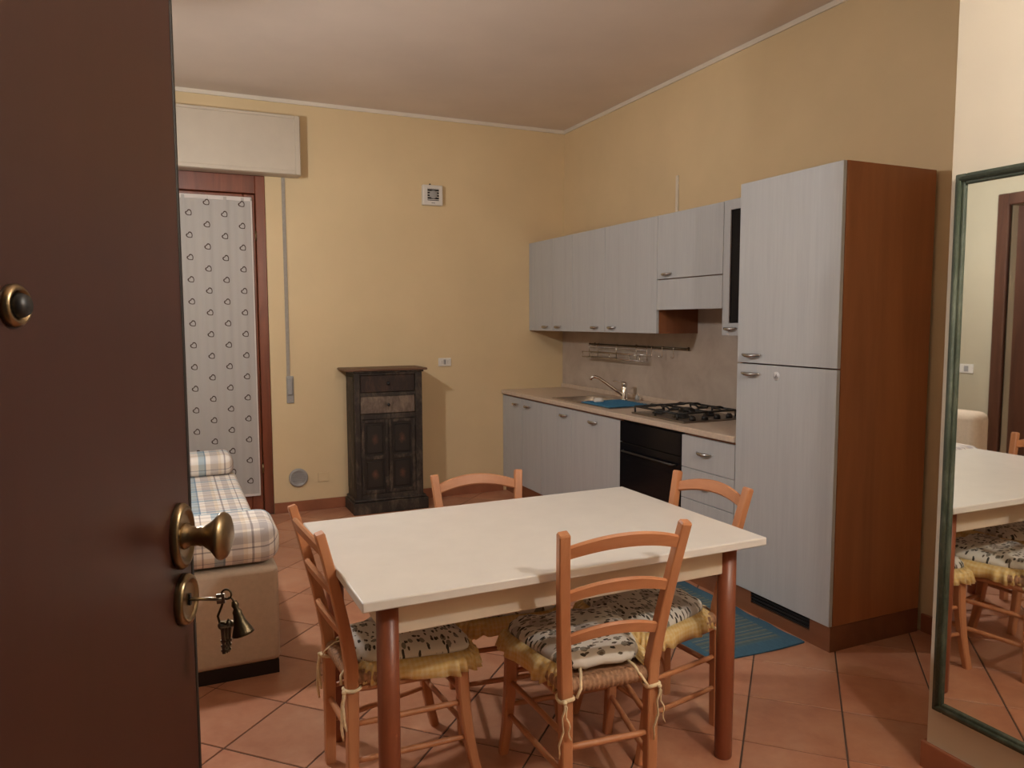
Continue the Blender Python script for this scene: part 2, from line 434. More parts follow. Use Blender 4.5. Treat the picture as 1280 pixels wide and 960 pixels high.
for i in range(-32, 12):
    for j in range(-20, 30):
        uc, vc = U0+(i+.5)*S, V0+(j+.5)*S
        cx, cy = (uc+vc)*K, (uc-vc)*K
        hs = S/2-g
        poly = [((uc+a*hs+vc+c*hs)*K, (uc+a*hs-vc-c*hs)*K) for a, c in ((-1, -1), (1, -1), (1, 1), (-1, 1))]
        full = list(poly)
        for ax, lim, less in ((0, -.002, True), (0, XL+.002, False), (1, -.002, True), (1, YF+.002, False)):
            if poly: poly = clip(poly, ax, lim, less)
        if len(poly) < 3: continue
        if cx > PX and cy < PY:                         # under the partition: clip to whichever side still shows
            poly = clip(poly, 0, PX, True) if abs(cx-PX) < abs(cy-PY) else clip(poly, 1, PY, False)
            if len(poly) < 3: continue
        area = abs(sum(poly[k][0]*poly[(k+1) % len(poly)][1]-poly[(k+1) % len(poly)][0]*poly[k][1] for k in range(len(poly))))/2
        if area < .0025: continue
        if poly == full or (len(poly) == 4 and abs(area-4*hs*hs) < 1e-6):
            if tile_mesh is None:
                t = B(); t.prism([(x-cx, y-cy) for x, y in full], -.012, 0, .0018)
                bmesh.ops.recalc_face_normals(t.bm, faces=t.bm.faces)
                tile_mesh = bpy.data.meshes.new('tile'); t.bm.to_mesh(tile_mesh); t.bm.free(); tile_mesh.materials.append(M['tile'])
            o = link(bpy.data.objects.new('tile', tile_mesh)); o.location = (cx, cy, 0); o.parent = floor
        else:
            t = B(); t.prism(poly, -.012, 0, .0018); obj('tile', t, M['tile'], floor)

# white line at the top of the walls, terracotta skirtings
b = B(); b.box(XL, 0, -.012, 0, H-.028, H-.001); struct('trim_1', b, M['white_trim'])
b = B(); b.box(-.012, 0, PY, -.012, H-.028, H-.001); struct('trim_2', b, M['white_trim'])
b = B(); b.box(WX1, -.565, -.013, 0, 0, .078, .002); struct('baseboard_back', b, M['skirting'])
b = B(); b.box(-.013, 0, PY+.013, -3.372, 0, .082, .002); struct('baseboard_right', b, M['skirting'])
b = B(); b.box(PX-.013, PX, YF+.02, PY+.013, 0, .085, .002); b.box(PX, -.0, PY, PY+.013, 0, .085, .002); struct('baseboard_partition', b, M['skirting'])
b = B(); b.box(XL, XL+.013, LY1+.08, -.02, 0, .08, .002); struct('baseboard_left', b, M['skirting'])

# doorway on the left wall (seen in the mirror)
b = B(); b.box(XL-.02, XL+.03, LY1-.0, LY1+.085, 0, LZ+.085, .006); b.box(XL-.02, XL+.03, LY0-.085, LY0, 0, LZ+.085, .006); b.box(XL-.02, XL+.03, LY0, LY1, LZ, LZ+.085, .006)
d2 = struct('door_2', b, M['dark_wood']); d2['label'] = 'dark wooden inner door seen in the mirror'
b = B(); b.box(XL-.12, XL-.08, LY0, LY1, 0.005, LZ, .003)
leaf = struct('door_leaf', b, M['dark_wood'], d2)
b = B()
for z0, z1 in ((.25, .95), (1.1, 2.0)): b.box(XL-.085, XL-.068, LY0+.13, LY1-.13, z0, z1, .008)
struct('door_panel', b, M['dark_wood'], leaf)
b = B(); b.cyl((XL-.08, LY0+.07, 1.03), (XL-.03, LY0+.07, 1.03), .009); b.tube([(XL-.03, LY0+.07, 1.03), (XL-.028, LY0+.10, 1.03), (XL-.03, LY0+.18, 1.028)], .009)
struct('door_handle', b, M['brass'], leaf)

# ------------------------------------------------------------------ french window, roller shutter box, strap
b = B()
b.box(WX1-.066, WX1, .02, .085, 0, 2.40, .004); b.box(WX0, WX0+.066, .02, .085, 0, 2.40, .004); b.box(WX0+.066, WX1-.066, .02, .085, 2.275, 2.40, .004)
b.box(WX0+.066, WX1-.066, .02, .085, 0, .03, .003)
win = struct('window_1', b, M['window_wood']); win['label'] = 'reddish brown wooden french window with a sheer curtain'
XM = (WX0+WX1)/2
for x0, x1 in ((XM+.003, WX1-.072), (WX0+.072, XM-.003)):
    b = B(); zb, zt = .034, 2.268; y0, y1 = .012, .062
    b.box(x0, x0+.075, y0, y1, zb, zt, .006); b.box(x1-.075, x1, y0, y1, zb, zt, .006)
    b.box(x0+.075, x1-.075, y0, y1, zt-.085, zt, .006); b.box(x0+.075, x1-.075, y0, y1, zb, zb+.14, .006)
    lf = struct('window_leaf', b, M['window_wood'], win)
    b = B(); b.box(x0+.07, x1-.07, .034, .040, zb+.135, zt-.08); struct('pane', b, M['glass'], lf)
    b = B()
    for z in (.30, 1.95): b.cyl((x1+.002 if x1 > XM+.1 else x0-.002, .010, z), (x1+.002 if x1 > XM+.1 else x0-.002, .010, z+.07), .007, 10)
    struct('hinge', b, M['brass'], lf)
b = B()
rings = []
for k in range(96):
    z = .0+k*.0255; rings.append([(WX0+.001, .17+(.006 if k % 2 else 0), z), (WX1-.001, .17+(.006 if k % 2 else 0), z), (WX1-.001, .185, z), (WX0+.001, .185, z)])
b.ring_loft(rings, smooth=False)
struct('roller_shutter', b, M['grey_plastic'], win)

# curtain: thin cloth with soft folds hung just in front of the leaf
b = B(); cx0, cx1, cz0, cz1 = -2.985, -2.462, .150, 2.238
nx, nz = 48, 40; rings = []
for k in range(nz+1):
    t = k/nz; z = cz0+(cz1-cz0)*t; row = []
    for i in range(nx+1):
        s_ = i/nx; x = cx0+(cx1-cx0)*s_
        fold = .0035*math.sin(s_*26+.6*math.sin(t*3)) * (.35+.65*t) + .0022*math.sin(s_*61+1.3)
        row.append((x, -.004+fold, z))
    rings.append(row)
b.ring_loft(rings, closed=False, caps=False)
cur = obj('curtain', b, M['curtain'], origin=(cx1, 0, cz0))
tag(cur, 'sheer greyish white curtain printed with small heart outlines, hung on the french window', 'curtain')
b = B()
b.box(cx0, cx1, -.0075, -.0015, cz1-.022, cz1+.006, .001); b.box(cx1-.006, cx1+.002, -.0075, -.001, cz0, cz1, .001); b.box(cx0, cx1, -.0075, -.001, cz0-.004, cz0+.012, .001)
obj('hem', b, simple('curtain_hem', (.68, .62, .58), .9), cur)
b = B(); b.cyl((cx0, .003, cz1-.006), (cx1+.01, .003, cz1-.006), .004, 8); obj('curtain_rod', b, M['brass'], cur)

bx1, bx0, bz0, bz1, by = -2.138, -3.90, 2.395, 2.795, -.125
t = thing('roller_shutter_box', (bx1-.3, -.06, bz0), 'white roller shutter box on the wall above the french window', 'shutter box')
b = B(); b.box(bx0, bx1, by, -.001, bz0, bz1, .006, 2); obj('box_body', b, M['box_white'], t)
b = B(); w = .028
b.box(bx0+.03, bx1-.02, by-.012, by+.002, bz0+.012, bz1-.012, .003)
obj('front_panel', b, M['box_white'], t)
b = B()
b.box(bx1-w-.012, bx1-.006, by-.02, by+.002, bz0+.002, bz1-.002, .003); b.box(bx0, bx1-w-.012, by-.02, by+.002, bz0+.002, bz0+w, .003); b.box(bx0, bx1-w-.012, by-.02, by+.002, bz1-w+.006, bz1-.002, .003)
obj('panel_frame', b, M['box_white'], t)

t = thing('shutter_strap', (-2.237, 0, .80), 'grey shutter pull strap running down the yellow wall to its winder', 'strap')
b = B(); b.box(-2.258, -2.234, -.008, -.002, .955, 2.394, .001); obj('strap', b, M['strap_grey'], t)
b = B(); b.box(-2.262, -2.212, -.012, 0, .800, .995, .004, 2); b.box(-2.258, -2.222, -.028, -.008, .86, .985, .006, 2); obj('winder_plate', b, M['grey_plastic'], t)
b = B(); b.cyl((-2.237, -.016, .822), (-2.237, -.010, .822), .005, 8); obj('screw', b, M['steel'], t)

# ------------------------------------------------------------------ small things on the back wall
t = thing('wall_fan', (-1.15, 0, 2.265), 'small square white extractor fan on the wall between window and cabinets', 'fan')
b = B(); b.box(-1.232, -1.072, -.042, 0, 2.263, 2.415, .008, 2); obj('housing', b, M['white_plastic'], t)
b = B(); b.box(-1.196, -1.104, -.0435, -.036, 2.297, 2.389, .002); obj('recess', b, M['black_plastic'], t)
b = B(); b.lathe([(.001, 0), (.031, 0), (.031, .006), (.026, .009), (.001, .009)], (-1.15, -.043, 2.343), (0, -1, 0), 24); obj('round_baffle', b, M['grey_plastic'], t)
for k in range(5):
    z = 2.303+k*.0198
    b = B(); b.box(-1.195, -1.105, -.046, -.043, z, z+.0045); obj('slat', b, M['white_plastic'], t)
b = B(); b.box(-1.164, -1.136, -.0432, -.041, 2.278, 2.2815); obj('print_mark', b, M['black_plastic'], t)
b = B(); b.cyl((-1.165, -.012, 2.423), (-1.165, 0, 2.423), .006, 8); obj('cable_stub', b, M['black_plastic'], t)

t = thing('wall_socket', (-1.06, 0, 1.036), 'white wall socket with three modules beside the small black cabinet', 'socket')
b = B(); b.box(-1.112, -1.008, -.010, 0, 1.034, 1.098, .003, 2); obj('cover_plate', b, M['white_plastic'], t)
for k in range(3):
    b = B(); b.box(-1.0945+k*.024, -1.0745+k*.024, -.0125, -.008, 1.046, 1.086, .002); m_ = obj('socket_module', b, M['grey_plastic'] if k == 1 else M['white_plastic'], t)
    b = B()
    for q in (-1, 0, 1): b.cyl((-1.0845+k*.024, -.0132, 1.066+q*.009), (-1.0845+k*.024, -.0120, 1.066+q*.009), .002, 8)
    obj('contact_holes', b, M['black_plastic'], m_)
b = B(); b.box(-2.055, -1.975, -.005, 0, .205, .275, .003); tag(obj('blank_cover_plate', b, M['wall'], origin=(-2.015, 0, .205)), 'yellow painted blank cover plate low on the wall left of the small cabinet', 'cover plate')
t = thing('air_vent', (-2.195, 0, .185), 'round grey plastic air vent cover low on the wall beside the window', 'vent')
b = B(); b.lathe([(.002, 0), (.068, 0), (.068, .010), (.060, .018), (.052, .018), (.050, .014), (.002, .020)], (-2.195, 0, .25), (0, -1, 0), 32); obj('rim', b, M['grey_plastic'], t)
for k in range(5):
    z = .222+k*.014; hw = math.sqrt(max(.001, .046**2-(z-.25)**2))
    b = B(); b.box(-2.195-hw, -2.195+hw, -.0225, -.016, z-.002, z+.002); obj('louvre', b, M['grey_plastic'], t)

b = B(); b.box(-.014, -.001, -1.550, -1.528, 2.013, 2.312, .002)
tag(obj('cable_cover', b, simple('cable_cover_white', (.76, .68, .56), .6), origin=(0, -1.54, 2.013)), 'short white vertical cable cover on the wall above the cabinets', 'cable cover')

# ------------------------------------------------------------------ kitchen
DU, DB, DW = .324, .5624, .5755
ZUB, ZUT, ZP, ZWT, ZWB = 1.3054, 2.012, .108, .8294, .7989
def bow_handle(b, c, L, axis, out, drop=.0):
    """half-moon pull: c centre on the face, axis along its length, out away from the face"""
    c = Vector(c); ax = Vector(axis); ou = Vector(out); pts = []; rr = []
    n = 12
    for k in range(n+1):
        s_ = -1+2*k/n; pts.append(c + ax*(s_*L/2) + ou*(.004+.019*(1-s_*s_)) + Vector((0, 0, -.006*(1-s_*s_)))); rr.append(.0028+.0072*(1-s_*s_)**.8)
    b.tube(pts, rr, 8, upv=out); 
    return b
def front_panel(name, parent, x, y0, y1, z0, z1, handle=None, hl=.108, th=.019, mat='front', m=.0016):
    b = B(); b.box(x, x+th, y1+m, y0-m, z0+m, z1-m, .0012)
    d = obj(name, b, M[mat], parent)
    if handle:
        hb = B(); bow_handle(hb, (x, handle[0], handle[1]), hl, (0, 1, 0), (-1, 0, 0)); tag(obj('handle', hb, M['handle_metal'], d), 'satin metal half-moon handle')
    return d
def carcass(parent, x0, y0, y1, z0, z1, mat='cherry', back=-.004, open_front=False):
    b = B(); th = .018
    b.box(x0, back, y1, y1+th, z0, z1); b.box(x0, back, y0-th, y0, z0, z1)
    b.box(x0, back, y1+th, y0-th, z0, z0+th); b.box(x0, back, y1+th, y0-th, z1-th, z1); b.box(back-.008, back, y1+th, y0-th, z0+th, z1-th)
    return obj('carcass', b, M[mat], parent)
GU = 'grey fronted wall cabinets'
def upper(y0, y1, doors, label, filler=None):
    t = thing('wall_cabinet', (-.16, -(y0+y1)/2, ZUB), label, 'cabinet', GU)
    carcass(t, -DU+.02, -y0-.001, -y1+.001, ZUB, ZUT, 'cherry_shaded')
    if filler:
        b = B(); b.box(-DU, -DU+.019, -filler, -y0-.003, ZUB+.002, ZUT-.002, .001); obj('filler_strip', b, M['front'], t)
    for (a, c, hy) in doors: front_panel('door', t, -DU, -a, -c, ZUB, ZUT, (-hy, ZUB+.038), .10)
    return t
upper(0, .725, [(.10, .414, .300), (.414, .725, .512)], 'grey two-door wall cabinet in the corner, leftmost above the worktop', .10)
upper(.725, 1.178, [(.725, 1.178, 1.052)], 'narrow grey one-door wall cabinet above the sink, second from the corner')
upper(1.178, 1.778, [(1.178, 1.778, 1.274)], 'wide grey one-door wall cabinet left of the hood cabinet')
# hood cabinet
t = thing('hood_cabinet', (-.16, -2.075, 1.449), 'grey cabinet with pull-out cooker hood above the hob', 'cabinet')
carcass(t, -DU+.02, -1.779, -2.372, 1.63, ZUT)
front_panel('door', t, -DU, -1.778, -2.373, 1.631, ZUT, (-1.880, 1.662), .10)
b = B(); b.box(-DU, -DU+.019, -2.3714, -1.7796, 1.449, 1.627, .0012); obj('hood_front', b, M['front'], t)
b = B(); b.box(-DU+.021, -.012, -2.366, -1.785, 1.462, 1.625, .004); hd = obj('hood_body', b, M['steel'], t)
b = B()
for k in range(2): b.box(-DU+.05, -.05, -2.35+k*.29, -2.07+k*.28, 1.456, 1.463, .002)
obj('grease_filter', b, M['black_metal'], hd)
# glass-door cabinet
t = thing('glass_cabinet', (-.16, -2.571, ZUB), 'narrow wall cabinet with dark glass door beside the fridge unit', 'cabinet')
carcass(t, -DU+.02, -2.374, -2.769, ZUB, ZUT, 'dark_inside')
b = B(); x, y0, y1 = -DU, -2.375, -2.768; st = .052
b.box(x, x+.019, y0-st, y0, ZUB, ZUT, .001); b.box(x, x+.019, y1, y1+st, ZUB, ZUT, .001); b.box(x, x+.019, y1+st, y0-st, ZUT-st, ZUT, .001); b.box(x, x+.019, y1+st, y0-st, ZUB, ZUB+.066, .001)
d = obj('door', b, M['front'], t)
b = B(); b.box(x+.008, x+.012, y1+st-.004, y0-st+.004, ZUB+.062, ZUT-st+.004); obj('glass_pane', b, M['black_glass'], d)
hb = B(); bow_handle(hb, (x, -2.445, ZUB+.040), .10, (0, 1, 0), (-1, 0, 0)); obj('handle', hb, M['handle_metal'], d)
b = B(); b.box(-.29, -.02, -2.752, -2.392, 1.62, 1.638); obj('shelf', b, M['cherry'], t)

# base units
GB = 'grey fronted base units under the worktop'
ZD = ZWB-.012
def base_unit(y0, y1, label):
    t = thing('base_unit', (-.28, -(y0+y1)/2, 0), label, 'cabinet', GB)
    carcass(t, -DB+.021, -y0-.001, -y1+.001, ZP, ZWB-.002)
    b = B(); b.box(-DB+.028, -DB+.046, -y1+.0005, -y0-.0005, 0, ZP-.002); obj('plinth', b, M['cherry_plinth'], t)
    return t
t = base_unit(0, .70, 'grey two-door base unit in the corner by the back wall')
b = B(); b.box(-DB, -DB+.019, -.058, -.004, ZP+.002, ZD, .001); obj('filler_strip', b, M['front'], t)
front_panel('door', t, -DB, -.06, -.3675, ZP, ZD, (-.258, .742), .10); front_panel('door', t, -DB, -.3675, -.70, ZP, ZD, (-.470, .742), .10)
t = base_unit(.70, 1.1504, 'grey one-door base unit under the sink, handle at its right corner')
front_panel('door', t, -DB, -.70, -1.1504, ZP, ZD, (-1.046, .742), .108)
t = base_unit(1.1504, 1.7574, 'wide grey front with centred handle between sink unit and oven')
front_panel('door', t, -DB, -1.1504, -1.7574, ZP, ZD, (-1.440, .742), .112)
t = base_unit(2.3574, 2.7707, 'grey drawer unit between oven and tall fridge unit')
zz = [ZP, .284, .452, .616, ZD]
for k in range(4): front_panel('drawer', t, -DB, -2.3574, -2.7707, zz[k], zz[k+1], (-2.545, zz[k+1]-.075), .115)
# oven
t = thing('built_in_oven', (-.28, -2.0574, ZP), 'black built-in oven under the hob', 'oven')
b = B(); b.box(-DB+.022, -.03, -2.354, -1.761, .20, ZWB-.004, .003); obj('oven_body', b, M['black_metal'], t)
b = B(); b.box(-DB-.002, -DB+.019, -2.355, -1.760, .664, ZD, .002); cp = obj('control_panel', b, M['black_glass'], t)
b = B(); b.box(-DB-.002, -DB+.019, -2.355, -1.760, .222, .660, .002); dr = obj('oven_door', b, M['black_glass'], t)
b = B(); b.tube([(-DB-.002, -1.80, .612), (-DB-.022, -1.81, .612), (-DB-.022, -2.305, .612), (-DB-.002, -2.315, .612)], .006, 8); obj('handle', b, M['black_metal'], dr)
b = B(); b.box(-DB-.0035, -DB, -2.29, -1.825, .29, .56, .001); obj('oven_window', b, M['black_glass'], dr)
b = B(); b.box(-DB, -DB+.019, -2.355, -1.760, ZP+.002, .218, .001); obj('bottom_panel', b, M['black_metal'], t)
b = B(); b.box(-DB+.028, -DB+.046, -2.3565, -1.7583, 0, ZP-.002); obj('plinth', b, M['cherry_plinth'], t)

# worktop with upstand
SX0, SX1, SY0, SY1 = -.505, -.105, -1.545, -.775       # sink cut-out
HX0, HX1, HY0, HY1 = -.505, -.060, -2.295, -1.790     # hob
b = B()
b.box(-DW, SX0, -2.7695, -.001, ZWB, ZWT, .004); b.box(SX1, -.013, -2.7695, -.001, ZWB, ZWT, .0)
b.box(SX0-.004, SX1+.001, SY1, -.001, ZWB, ZWT-.0002); b.box(SX0-.004, SX1+.001, -2.7695, SY0, ZWB, ZWT-.0002)
t = obj('worktop', b, M['worktop'], origin=(-.28, -1.38, ZWB)); tag(t, 'long beige kitchen worktop with pale rounded edge, fixed on the base units', 'worktop')
b = B(); b.box(-.026, -.0125, -2.7695, -.001, ZWT, ZWT+.034, .004, 2); obj('upstand', b, M['worktop'], t)
b = B(); b.box(-.012, -.001, -2.768, -.001, ZWT-.02, 1.62, .0); tag(obj('backsplash_panel', b, M['stone'], origin=(0, -1.38, ZWT)), 'grey beige stone-look backsplash panel behind the worktop', 'backsplash')

# sink with blue mat and mixer tap
t = thing('kitchen_sink', (-.30, -1.16, ZWT), 'steel inset sink in the worktop with a mixer tap behind', 'sink')
b = B(); z = ZWT; e = .018
b.box(SX0-.008, SX0+e, SY0-.008, SY1+.008, z, z+.004, .001); b.box(SX1-.075, SX1+.008, SY0-.008, SY1+.008, z, z+.004, .001)
b.box(SX0+e, SX1-.075, SY1-e, SY1+.008, z, z+.004, .001); b.box(SX0+e, SX1-.075, SY0-.008, SY0+e, z, z+.004, .001)
obj('rim', b, M['steel'], t)
ym = -1.19
def basin(y0, y1, depth, name):
    b = B(); x0, x1 = SX0+e, SX1-.075; zt = ZWT+.002; zb = ZWT-depth; i = .02
    b.ring_loft([[(x0, y0, zt), (x1, y0, zt), (x1, y1, zt), (x0, y1, zt)], [(x0+i, y0+i, zb), (x1-i, y0+i, zb), (x1-i, y1-i, zb), (x0+i, y1-i, zb)]], caps=False, smooth=False)
    f = [v for v in b.bm.verts if abs(v.co.z-zb) < 1e-6]; b.bm.faces.new(f)
    return obj(name, b, M['steel'], t, fix=False)
bs = basin(ym+.01, SY1-e, .15, 'basin')
b = B(); b.lathe([(.001, 0), (.038, 0), (.036, .004), (.02, .005), (.001, .006)], (-.36, -.98, ZWT-.15), (0, 0, 1), 20); obj('drain', b, M['chrome'], bs)
dr_ = basin(SY0+e, ym-.01, .012, 'drainer')
b = B()
b.box(SX0+e, SX1-.075, ym-.01, ym+.01, ZWT-.02, ZWT+.0035, .001)
obj('divider', b, M['steel'], t)
b = B(); b.box(-.497, -.185, -1.520, -1.165, ZWT+.0045, ZWT+.011, .003)
for k in range(9): b.box(-.485, -.197, -1.500+k*.038, -1.490+k*.038, ZWT+.010, ZWT+.0145, .001)
tag(obj('drainer_mat', b, M['blue_rubber'], origin=(-.34, -1.34, ZWT+.0045)), 'blue ribbed draining mat lying on the sink drainer', 'mat')
b = B(); b.lathe([(.001, 0), (.030, 0), (.034, .012), (.033, .026), (.022, .034), (.001, .035)], (-.400, -1.235, ZWT+.0045), (0, 0, 1), 20)  # bright reflection of the drain plug, modelled as a white disc
tag(obj('plug_reflection', b, M['white_plastic'], origin=(-.400, -1.235, ZWT+.0045)), 'white round plug left standing by the sink basin', 'plug')
t = thing('mixer_tap', (-.125, -1.125, ZWT+.004), 'chrome single-lever mixer tap with a raised swivel spout', 'tap')
b = B(); b.lathe([(.001, 0), (.026, 0), (.026, .006), (.021, .010), (.020, .085), (.017, .095), (.001, .098)], (-.125, -1.125, ZWT+.004), (0, 0, 1), 20); obj('tap_body', b, M['chrome'], t)
b = B(); b.tube([(-.138, -1.118, .868), (-.180, -1.085, .905), (-.235, -1.040, .955), (-.268, -1.013, .983), (-.290, -.995, .992), (-.308, -.981, .985), (-.312, -.978, .968)], [.012, .011, .0105, .0105, .0105, .011, .011], 12); obj('spout', b, M['chrome'], t)
b = B(); b.lathe([(.001, 0), (.020, 0), (.021, .02), (.012, .03), (.001, .031)], (-.125, -1.125, .928), (0, 0, 1), 18); b.tube([(-.125, -1.125, .950), (-.145, -1.105, .960), (-.185, -1.070, .962)], [.008, .007, .005], 8, flat=.6); obj('lever', b, M['chrome'], t)
b = B(); b.lathe([(.001, 0), (.016, 0), (.016, .02), (.013, .03), (.006, .032), (.001, .05)], (-.075, -1.21, ZWT+.004), (0, 0, 1), 14)
tag(obj('small_bottle', b, M['grey_plastic'], origin=(-.075, -1.21, ZWT+.004)), 'small grey bottle standing right behind the mixer tap', 'bottle')

# hob
t = thing('gas_hob', (-.28, -2.04, ZWT), 'four-burner steel gas hob with black pan supports', 'hob')
b = B(); b.box(HX0, HX1, HY0, HY1, ZWT, ZWT+.010, .003, 2); obj('hob_plate', b, simple('dark_steel', (.30, .27, .24), .3, 1.0, var=.1, scale=30), t)
zb = ZWT+.010
burn = [(-.385, -1.905, .030), (-.185, -1.905, .040), (-.385, -2.115, .040), (-.185, -2.115, .026)]
for (x, y, r) in burn:
    b = B(); b.lathe([(.001, 0), (r+.012, 0), (r+.010, .006), (r, .010), (r, .014), (.001, .014)], (x, y, zb), (0, 0, 1), 20); bn = obj('burner', b, M['black_metal'], t)
    b = B(); b.lathe([(.001, 0), (r-.002, 0), (r-.003, .006), (r-.010, .009), (.001, .010)], (x, y, zb+.014), (0, 0, 1), 20); obj('burner_cap', b, M['black_metal'], bn)
for x0 in (-.488, -.280):
    b = B(); x1 = x0+.200; zg = zb+.034; y0, y1 = -2.215, -1.805; r = .0058
    for a, c in (((x0, y0), (x1, y0)), ((x1, y0), (x1, y1)), ((x1, y1), (x0, y1)), ((x0, y1), (x0, y0))): b.cyl((*a, zg), (*c, zg), r, 8)
    for yc in (-1.905, -2.115):
        xc = (x0+x1)/2
        for dx, dy in ((1, 0), (-1, 0), (0, 1), (0, -1)):
            b.tube([(xc+dx*.1, yc+dy*.1, zg), (xc+dx*.075, yc+dy*.075, zg+.010), (xc+dx*.022, yc+dy*.022, zg+.010)], r, 6)
    for px in (x0, x1):
        for py in (y0, (y0+y1)/2, y1): b.cyl((px, py, zb-.001), (px, py, zg), r, 8)
    obj('pan_support', b, M['black_metal'], t)
for k in range(4):
    b = B(); b.lathe([(.019, 0), (.018, .012), (.015, .020), (.001, .021)], (-.42+k*.085, -2.262, zb), (0, 0, 1), 16); b.box(-.422+k*.085, -.418+k*.085, -2.278, -2.246, zb+.018, zb+.026, .001); obj('knob', b, M['black_plastic'], t)

# rail, rack, hooks
RX = -.040; RZ = 1.205
t = thing('utensil_rail', (RX, -1.1, RZ), 'dark metal utensil rail mounted along the backsplash', 'rail')
b = B(); b.cyl((RX, -1.72, RZ), (RX, -.495, RZ), .0065, 10); obj('rail_bar', b, M['dark_brass'], t)
for y in (-.53, -1.10, -1.69):
    b = B(); b.cyl((RX, y, RZ), (-.012, y, RZ), .005, 8); b.lathe([(.012, 0), (.012, .004), (.001, .005)], (-.012, y, RZ), (-1, 0, 0), 12); obj('bracket', b, M['dark_brass'], t)
t = thing('wire_rack', (RX-.06, -.9, 1.10), 'chrome wire shelf rack hanging from the left of the utensil rail', 'rack')
for sx, zz_ in ((RX-.012, 1.180), (RX-.012, 1.150), (RX-.072, 1.150), (RX-.072, 1.112), (RX-.042, 1.106), (RX-.012, 1.106)):
    b = B(); b.cyl((sx, -1.295, zz_), (sx, -.505, zz_), .0028, 6); obj('wire', b, M['chrome'], t)
for y in (-.51, -.64, -.90, -1.16, -1.29):
    b = B(); b.tube([(RX, y, RZ+.010), (RX-.014, y, RZ+.004), (RX-.012, y, 1.106), (RX-.072, y, 1.106), (RX-.072, y, 1.150)], .003, 6); obj('wire_hanger', b, M['chrome'], t)
b = B(); b.box(RX-.068, RX-.02, -.93, -.52, 1.109, 1.114, .001); obj('drip_tray', b, M['dark_brass'], t)
for k, (y, lab) in enumerate(((-1.335, 'metal hook on the utensil rail, nearest the wire rack'), (-1.455, 'metal hook in the middle of the bare part of the utensil rail'), (-1.580, 'metal hook on the utensil rail, rightmost of the three'))):
    b = B(); pts = [(RX-.0075, y, RZ-.004), (RX-.006, y, RZ+.008), (RX+.006, y, RZ+.006)][::-1]
    pts += [(RX-.009, y, RZ-.02), (RX-.006, y, RZ-.045)]
    pts += [(RX-.018+.012*math.cos(a), y, RZ-.052-.014*math.sin(a)) for a in [0, .6, 1.2, 1.8, 2.4, 3.0]]
    b.tube(pts, .003, 6)
    tag(obj('rail_hook', b, M['chrome'], origin=(RX, y, RZ)), lab, 'hook', 'hooks on the utensil rail')

# tall fridge unit
FY0, FY1, FZ, FS = -2.7725, -3.3657, 2.019, 1.1864
t = thing('tall_fridge_unit', (-.29, -3.07, 0), 'tall built-in fridge cupboard with two pale grey doors and cherry side', 'cupboard')
b = B(); x0 = -DB+.021
b.box(x0, -.0235, FY1, FY1+.018, ZP, FZ, .001); tag(obj('side_panel', b, M['cherry'], t), 'reddish brown cherry wood side panel')
b = B(); b.box(x0, -.0235, FY0-.018, FY0, ZP, FZ); b.box(x0, -.0235, FY1+.018, FY0-.018, FZ-.018, FZ); b.box(x0, -.0235, FY1+.018, FY0-.018, ZP, ZP+.018); b.box(-.035, -.0235, FY1+.018, FY0-.018, ZP+.018, FZ-.018)
obj('carcass', b, M['cherry'], t)
front_panel('door', t, -DB, FY0, FY1, FS+.001, FZ, (-2.872, 1.229), .125)
low = front_panel('door', t, -DB, FY0, FY1, ZP, FS-.002, (-2.870, 1.143), .125)
b = B(); b.lathe([(.001, 0), (.020, 0), (.020, .0007), (.001, .0008)], (-DB, -3.030, 1.138), (-1, 0, 0), 24)
st = obj('sticker', b, M['paper'], low); st['label'] = 'small round pale sticker with a triangle mark'
b = B()
cyy, czz = -3.030, 1.136; tri = [(cyy-.011, czz-.008), (cyy+.011, czz-.008), (cyy, czz+.012)]; inn = [(cyy+(y-cyy)*.62, czz-.001+(z-czz)*.62) for y, z in tri]
for k in range(3):
    p, q, p2, q2 = tri[k], tri[(k+1) % 3], inn[k], inn[(k+1) % 3]
    b.ring_loft([[(-DB-.0007, *p), (-DB-.0007, *q), (-DB-.0007, *q2), (-DB-.0007, *p2)], [(-DB-.0012, *p), (-DB-.0012, *q), (-DB-.0012, *q2), (-DB-.0012, *p2)]], smooth=False)
b.box(-DB-.0013, -DB-.0007, cyy-.0025, cyy+.0025, czz-.004, czz+.003)
obj('sticker_mark', b, simple('sticker_print', (.16, .15, .16), .5), low)
b = B(); px = -DB+.007
b.box(px, px+.018, FY1, FY0, .0, .052); b.box(px, px+.018, -2.895, FY0, .052, ZP-.001); b.box(px, px+.018, FY1, -3.255, .052, ZP-.001)
b.box(px+.018, -.0235, FY1, FY1+.018, 0, ZP-.001)
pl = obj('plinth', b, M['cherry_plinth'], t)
b = B(); b.box(px+.012, px+.020, -3.255, -2.895, .052, ZP-.002)
gr = obj('vent_grille', b, M['black_plastic'], pl); 
for k in range(3):
    b = B(); b.box(px+.002, px+.012, -3.255, -2.895, .060+k*.016, .067+k*.016); obj('grille_slat', b, M['black_plastic'], pl)

# ------------------------------------------------------------------ rug
b = B(); rx0, rx1, ry0, ry1 = -1.075, -.575, -3.250, -2.30
rings = []
for k in range(25):
    y = ry0+(ry1-ry0)*k/24
    row_t = []; 
    xs = [rx0+(rx1-rx0)*i/12 for i in range(13)]
    top = [(x+.004*math.sin(k*1.3), y+.006*math.sin(x*11), .0065+.0012*math.sin(x*17+k)) for x in xs]; bot = [(p[0], p[1], .0005) for p in reversed(top)]
    rings.append(top+bot)
b.ring_loft(rings, smooth=False)
rug = obj('kitchen_rug', b, M['rug'], origin=((rx0+rx1)/2, ry0, 0)); tag(rug, 'blue striped cotton rug on the tiles in front of the kitchen', 'rug')

